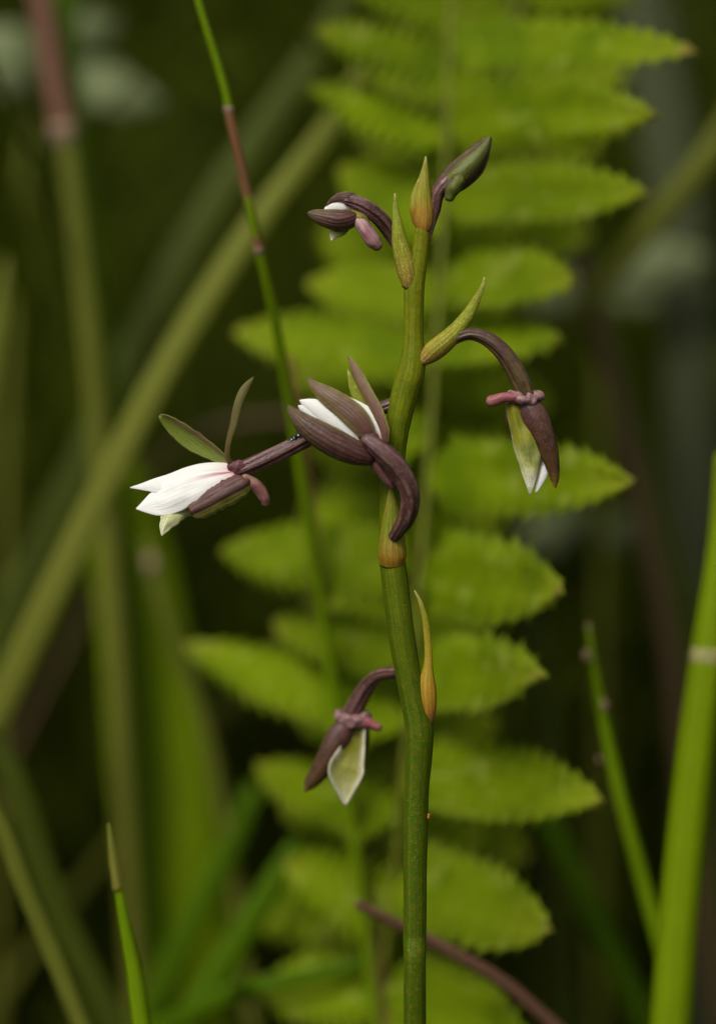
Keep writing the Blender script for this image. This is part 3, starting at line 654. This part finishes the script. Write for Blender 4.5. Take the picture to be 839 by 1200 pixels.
# 1 open white flower, seen from the side
f = flower('flower', (280, 550, 8), 'open flower with two white petals seen from the side')
tube('pedicel', [(460, 474, -4, 7), (425, 487, -4, 7.5), (395, 500, 0, 8), (361, 514.5, 6, 9), (325, 532, 8, 9.5), (300, 543.5, 8, 9.5), (280, 551, 8, 8.5)], [M['pedicel']], f, ribs=6, rib=0.13, nt=70, ns=36, twist=0.9)
tube('receptacle', [(289, 545, 9, 6), (280, 547.5, 10, 9), (272, 547, 10, 6)], [M['receptacle_dark']], f, lump=0.25, lump_scale=900, rounded=(True, True))
leaf('sepal', [(277, 549, 12, 4), (268, 540, 15, 3.2), (266, 529, 16, 3.2), (268, 514, 17, 3.8), (273, 496, 17, 4.6), (278.5, 474, 16, 4.8), (285.5, 458, 13, 5.0), (292, 448.5, 10, 3.2), (298, 441.5, 8, 0.5)], [M['sepal_olive'], M['sepal_green']], f, phi=0.7, roll=[0, 10, 20, 30, 25, 10, 0, 0, 0], thick=2)
leaf('sepal', [(272, 547, 2, 4), (258, 537, -2, 6.5), (240, 525.5, -4, 10), (224, 515, -4, 11.2), (210, 505, -3, 10), (199, 496, -1, 7.6), (192.5, 490.5, 2, 5), (188, 487, 4, 2.0)], [M['sepal_green'], M['sepal']], f, phi=0.5, bulge=-1, thick=2.4, wav=0.12, edge_wave=0.12)
leaf('petal', [(279, 550, 8, 3), (264, 549.5, 9, 9), (242, 555, 9, 15.5), (220, 562, 9, 17.5), (200, 566.5, 9, 14), (183, 568, 9, 9.5), (167, 569.8, 9, 4.4), (153, 571.3, 9, 0.6)], [M['white'], M['white']], f, phi=0.4, thick=1.6, wav=0.10, roll=-24)
leaf('petal', [(280, 553, 13, 2.2), (266, 558, 15, 7.5), (246, 564, 17, 13), (224, 572, 18, 17), (205, 580, 18, 19.5), (190, 586.5, 17, 18.5), (176, 591.5, 16, 12), (166, 594.5, 15.5, 5), (159.8, 596.2, 15, 0.6)], [M['white_streak'], M['white_streak']], f, phi=0.36, thick=1.6, wav=0.12, roll=-16, edge_wave=0.06)
leaf('lip', [(262, 566, 4, 6), (240, 579, 7, 10), (222, 589, 12, 13), (206, 599, 17, 14), (197.5, 610, 20, 10.5), (192.5, 620, 21, 5.4), (190, 627.6, 21, 0.7)], [M['lip_pale'], M['lip_pale']], f, phi=0.7, thick=1.6, wav=0.25, edge_wave=0.25)
leaf('sepal', [(293, 563.5, 18, 9.5), (286, 567.5, 22, 14), (270, 576, 24, 16), (252, 586, 24, 15.5), (238, 593.5, 23, 15), (229, 598, 22, 13.5), (223.5, 601, 21, 9.5)], [M['sepal_fold'], M['sepal_green']], f, phi=[0.95, 0.9, 0.8, 0.75, 0.75, 0.75, 0.7], thick=2.6, wav=0.10, ridge=0.12, edge_wave=0.15)
tube('spur', [(288, 562, 12, 7), (297, 567.5, 11, 8), (305, 575, 10, 7.6), (310, 584, 9, 6.8), (311.3, 588.5, 8, 5.6)], [M['spur']], f, lump=0.12, lump_scale=500, rounded=(True, True))

# 2 half open flower in front of the stem
f = flower('flower', (433, 517, 48), 'half open flower with purple sepals round white petals in front of the stem')
tube('pedicel', [(461, 630, 16, 6.5), (468, 620, 24, 8), (476, 607, 32, 10), (480.5, 588, 40, 11), (477.5, 569, 46, 11.6), (468, 551, 50, 12), (455, 536, 52, 12), (443, 525.5, 52, 10.5), (432, 516.5, 50, 9)], [M['pedicel']], f, ribs=6, rib=0.08, nt=70, ns=36, twist=0.6)
tube('receptacle', [(440, 522, 46, 9), (433, 516.5, 46, 11), (427, 511.5, 44, 8)], [M['receptacle_dark']], f, lump=0.25, lump_scale=900, rounded=(True, True))
leaf('sepal', [(441, 537, 44, 6), (434, 537, 50, 10.5), (419, 531.5, 56, 15), (399, 522.5, 60, 17), (379, 511.5, 60, 16.5), (361, 499.5, 56, 14), (348, 488, 50, 9.5), (340, 479.5, 46, 4.5), (335.5, 474.3, 44, 0.7)], [M['sepal'], M['sepal_green']], f, phi=[1.3, 1.4, 1.35, 1.3, 1.25, 1.2, 1.1, 0.9, 0.5], thick=2.4, ridge=0.05)
leaf('sepal', [(436, 518, 50, 5), (430, 506, 54, 11), (418, 490, 54, 14), (402, 476, 50, 13.6), (386, 465, 44, 12), (373, 455.5, 38, 8.6), (365, 448.5, 34, 4.6), (360, 442, 31, 0.7)], [M['sepal_pale'], M['sepal_green']], f, phi=0.65, thick=2, wav=0.06)
leaf('petal', [(432, 518, 44, 5), (418, 510, 46, 11), (398, 495, 44, 14), (378, 482, 40, 13), (362, 474, 36, 8), (351, 469, 33, 0.8)], [M['white'], M['white']], f, phi=0.8, thick=1.8)
leaf('petal', [(425, 520, 40, 5), (406, 510, 40, 12), (386, 498, 38, 13.5), (368, 487, 36, 10), (354, 478, 34, 4), (349.5, 475.5, 33, 0.8)], [M['white'], M['white']], f, phi=0.8, thick=1.8)
leaf('petal', [(446, 515, 40, 5), (444, 505, 38, 8.5), (437, 493, 34, 10), (427, 482, 30, 8), (416, 472, 26, 4), (410, 466, 24, 0.8)], [M['white'], M['white']], f, phi=0.8, thick=1.8)
leaf('sepal', [(450, 520, 40, 5), (449.5, 504, 40, 6.5), (441, 482, 36, 7.4), (430, 461, 30, 7.2), (421, 443, 24, 6.8), (414, 429, 19, 5), (410.5, 421, 16, 2.6), (407.5, 418, 14, 0.8)], [M['sepal_pale'], M['sepal_green']], f, phi=0.8, roll=[0, 10, 20, 20, 15, 10, 0, 0], thick=2, wav=0.05)
leaf('sepal', [(446, 500, 24, 5), (437, 487, 20, 10), (426, 472, 16, 10), (416, 455, 12, 7), (410.5, 443, 10, 3), (407.6, 433.5, 9, 0.6)], [M['bract'], M['bract']], f, phi=0.6, thick=1.6)
tube('spur', [(434, 534, 40, 7), (441, 544, 36, 8), (449, 554, 32, 8), (456, 563, 29, 7.2), (459.5, 568, 27, 5.6)], [M['spur']], f, lump=0.14, lump_scale=500, rounded=(True, True))
# speck of black and white on the first flower's pedicel
fl = empty('debris_fleck', W(346, 513, 14))
tag(fl, 'tiny black and white fleck of debris on the purple pedicel of the white flower', 'fleck')
for a, b, r in ((340.5, 516, 2.0), (345, 512.3, 2.6), (350, 509.8, 2.4), (354, 507, 1.7)):
    tube('grain', [(a - 1.2, b + 0.6, 13, r), (a + 1.2, b - 0.6, 14, r)], [M['fleck']], fl, nt=6, ns=8, lump=0.4, lump_scale=2500, rounded=(True, True))

# 3 hanging flower on an arched purple pedicel
f = flower('flower', (616, 464, 6), 'hanging flower on an arched purple stalk with crimson spur')
tube('pedicel', [(506, 418, 6, 5), (522, 404, 6, 6), (538, 394.5, 7, 6.2), (554, 391.5, 8, 6.8), (572, 398, 9, 8.2), (588, 411.5, 9, 9.4), (601, 430, 8, 10.2), (610, 448, 7, 10.6), (616, 465, 6, 10)], [M['pedicel_olive']], f, ribs=6, rib=0.12, nt=70, ns=36, twist=0.5)
tube('receptacle', [(598, 460.5, 4, 4), (603, 464, 10, 6.5), (611, 467, 12, 7.6), (621, 467.5, 11, 8), (629, 465, 6, 7), (632, 462, 0, 5)], [M['receptacle']], f, nt=40, ns=24, lump=0.55, lump_scale=1000, rounded=(True, True))
tube('spur', [(612, 466.5, 10, 6.5), (602, 467, 12, 6.6), (592, 466.5, 12, 5.6), (583, 468, 12, 6.6), (576, 470, 12, 6.8)], [M['spur_red']], f, lump=0.35, lump_scale=600, rounded=(True, True))
leaf('sepal', [(614, 464, 10, 10), (621, 477, 17, 15), (629.5, 492, 20, 15.5), (637.5, 510, 20, 13), (644, 530, 18, 11), (648, 548, 14, 8.2), (650, 562, 11, 5.2), (650.6, 572, 9, 0.8)], [M['sepal_dark'], M['sepal_green']], f, phi=[1.4, 1.4, 1.4, 1.35, 1.3, 1.2, 1, 0.6], thick=2.4)
leaf('lip', [(601, 470, 8, 9), (606, 486, 10, 12), (613, 505, 12, 15), (618, 523, 13, 16), (620.5, 540, 13, 13.5), (621, 556, 12, 9.5), (620.8, 569, 11, 4.6), (620.6, 580, 10, 0.7)], [M['lip'], M['lip']], f, phi=[1.1, 1.0, 0.9, 0.7, 0.6, 0.6, 0.5, 0.3], thick=1.8, wav=0.22)
leaf('petal', [(624, 500, -4, 10), (632, 522, -2, 11), (636, 542, 2, 9), (635, 556, 5, 6.4), (631, 568, 6, 3.6), (627.3, 577.5, 6, 0.7)], [M['white'], M['white']], f, phi=0.6, thick=1.6)
leaf('sepal', [(606, 470, -8, 12), (606, 490, -10, 14), (610, 510, -10, 12), (614, 528, -8, 9), (616, 545, -6, 1)], [M['sepal_dark'], M['sepal_green']], f, phi=0.9, thick=2)

# 4 small hanging flower behind the stem
WB = -95
f = flower('flower', (410, 840, WB), 'drooping flower behind the stem with a white edged lip')
tube('pedicel', [(478, 789, -12, 6), (464, 788, -30, 7), (446, 790.5, -52, 7.4), (433, 801, -70, 8.8), (421.5, 819, -86, 10), (411, 839, WB, 10.6)], [M['pedicel']], f, ribs=6, rib=0.10, nt=60, ns=36)
tube('receptacle', [(397, 836, WB, 5), (402, 841, WB + 7, 7), (411, 845, WB + 9, 8), (421, 844, WB + 8, 8), (430, 840, WB + 2, 6.5)], [M['receptacle']], f, nt=40, ns=24, lump=0.5, lump_scale=1000, rounded=(True, True))
tube('spur', [(418, 845, WB + 8, 6.5), (430, 847, WB + 9, 6.4), (438, 850, WB + 9, 5.4), (443, 852, WB + 9, 5.2)], [M['spur_red']], f, lump=0.2, lump_scale=600, rounded=(True, True))
leaf('sepal', [(408, 841, WB + 8, 10), (402, 856, WB + 14, 14.5), (393, 872, WB + 16, 15), (384, 889, WB + 15, 13.5), (374, 905, WB + 12, 11.5), (364, 918, WB + 9, 8.5), (356, 928, WB + 8, 1)], [M['sepal_dark'], M['sepal_green']], f, phi=1.2, thick=2.4)
leaf('lip', [(419, 848, WB + 4, 9), (416, 866, WB + 6, 11), (411, 884, WB + 9, 15.5), (406, 901, WB + 11, 20), (405, 914, WB + 11, 16.5), (405, 928, WB + 10, 9), (404.8, 944, WB + 9, 0.8)], [M['lip_rim'], M['lip']], f, phi=0.8, bulge=-1, thick=1.8, wav=0.15)
leaf('sepal', [(424, 846, WB - 8, 8), (424, 862, WB - 10, 9), (423, 880, WB - 10, 7), (424, 896, WB - 10, 1)], [M['sepal_dark'], M['sepal_green']], f, phi=0.9, thick=2)

# 5 small opening flower near the top
f = flower('flower', (416, 240, 10), 'small nodding flower near the spike tip with pale pink spur')
tube('pedicel', [(480, 312, -4, 5), (468, 291, -8, 6.5), (458, 273, -6, 8), (445, 256, 4, 8.6), (431, 244, 12, 8.4), (417, 237, 12, 7.8), (408, 235, 12, 6)], [M['pedicel']], f, ribs=6, rib=0.14, nt=60, ns=36, twist=0.4)
leaf('sepal', [(420, 239, 13, 7), (410, 232.5, 17, 8.5), (399, 231, 16, 6), (390, 234.5, 12, 4), (384.5, 240, 8, 2.2), (382, 246, 6, 0.7)], [M['sepal'], M['sepal_green']], f, phi=1.1, thick=2.2)
leaf('petal', [(412, 243, 10, 5), (403, 241, 12, 8), (393, 241.5, 11, 8), (384, 246, 8, 5), (378, 251, 6, 0.8)], [M['white_streak'], M['white']], f, phi=0.8, thick=1.6)
leaf('sepal', [(421, 249, 14, 6), (412, 254, 20, 12), (398, 257, 24, 13), (383, 255, 23, 11.5), (371, 252, 19, 8.5), (364, 250, 16, 5.5), (360.5, 248.5, 14, 1.2)], [M['sepal'], M['sepal_green']], f, phi=[1.3, 1.4, 1.35, 1.3, 1.2, 1.1, 0.8], thick=2.4, ridge=0.1)
leaf('lip', [(405, 262, 10, 8), (398, 268, 10, 9), (392, 274, 9, 7), (388.5, 282, 8, 0.9)], [M['lip_pale'], M['lip_pale']], f, phi=0.8, thick=1.6)
tube('throat', [(414, 252, 10, 7), (423, 255, 10, 8), (428, 262, 10, 6)], [M['throat']], f, lump=0.2, lump_scale=700, rounded=(True, True))
tube('spur', [(420, 258, 12, 6), (425, 265, 14, 8), (432, 275, 15, 8.6), (438, 283, 14, 8.4), (441.5, 287, 13, 7)], [M['spur_pink']], f, lump=0.12, lump_scale=600, rounded=(True, True))

# 6 closed bud at the tip
f = flower('bud', (511, 235, 0), 'closed green and brown bud on a short stalk')
tube('pedicel', [(502, 284, 0, 2), (504, 272, -1, 3), (507, 258, -2, 4.5), (510, 245, -1, 6), (511.5, 232, 2, 7), (516, 221, 3, 8), (524, 213, 3, 8)], [M['pedicel']], f, ribs=6, rib=0.1, nt=50, ns=30)
leaf('sepal', [(519, 221, 6, 8), (528, 214, 12, 13), (541, 203, 15, 15), (554, 190, 14, 13.6), (564, 178, 10, 10), (570.5, 168, 6, 6), (574.5, 159.5, 3, 1.0)], [M['bud'], M['bud']], f, phi=[1.3, 1.35, 1.35, 1.35, 1.3, 1.1, 0.7], thick=2.4, ridge=0.06, wav=0.05)
leaf('sepal', [(516, 217, 2, 7), (525, 206, 4, 8.5), (538, 194, 5, 9), (552, 181, 4, 8), (563, 170, 3, 6), (573.5, 160, 2, 1)], [M['sepal_dark'], M['sepal_dark']], f, phi=1.1, thick=2.4, wav=0.15)
leaf('sepal', [(522, 222, -4, 10), (538, 208, -8, 14), (556, 190, -8, 13), (574, 161, -2, 1)], [M['sepal_dark'], M['sepal_dark']], f, phi=1.2, bulge=-1, thick=2.2)
tube('spur', [(536, 212, 16, 9), (530, 222, 16, 9), (527, 230, 15, 6.5)], [M['bud']], f, lump=0.12, lump_scale=600, rounded=(True, True))
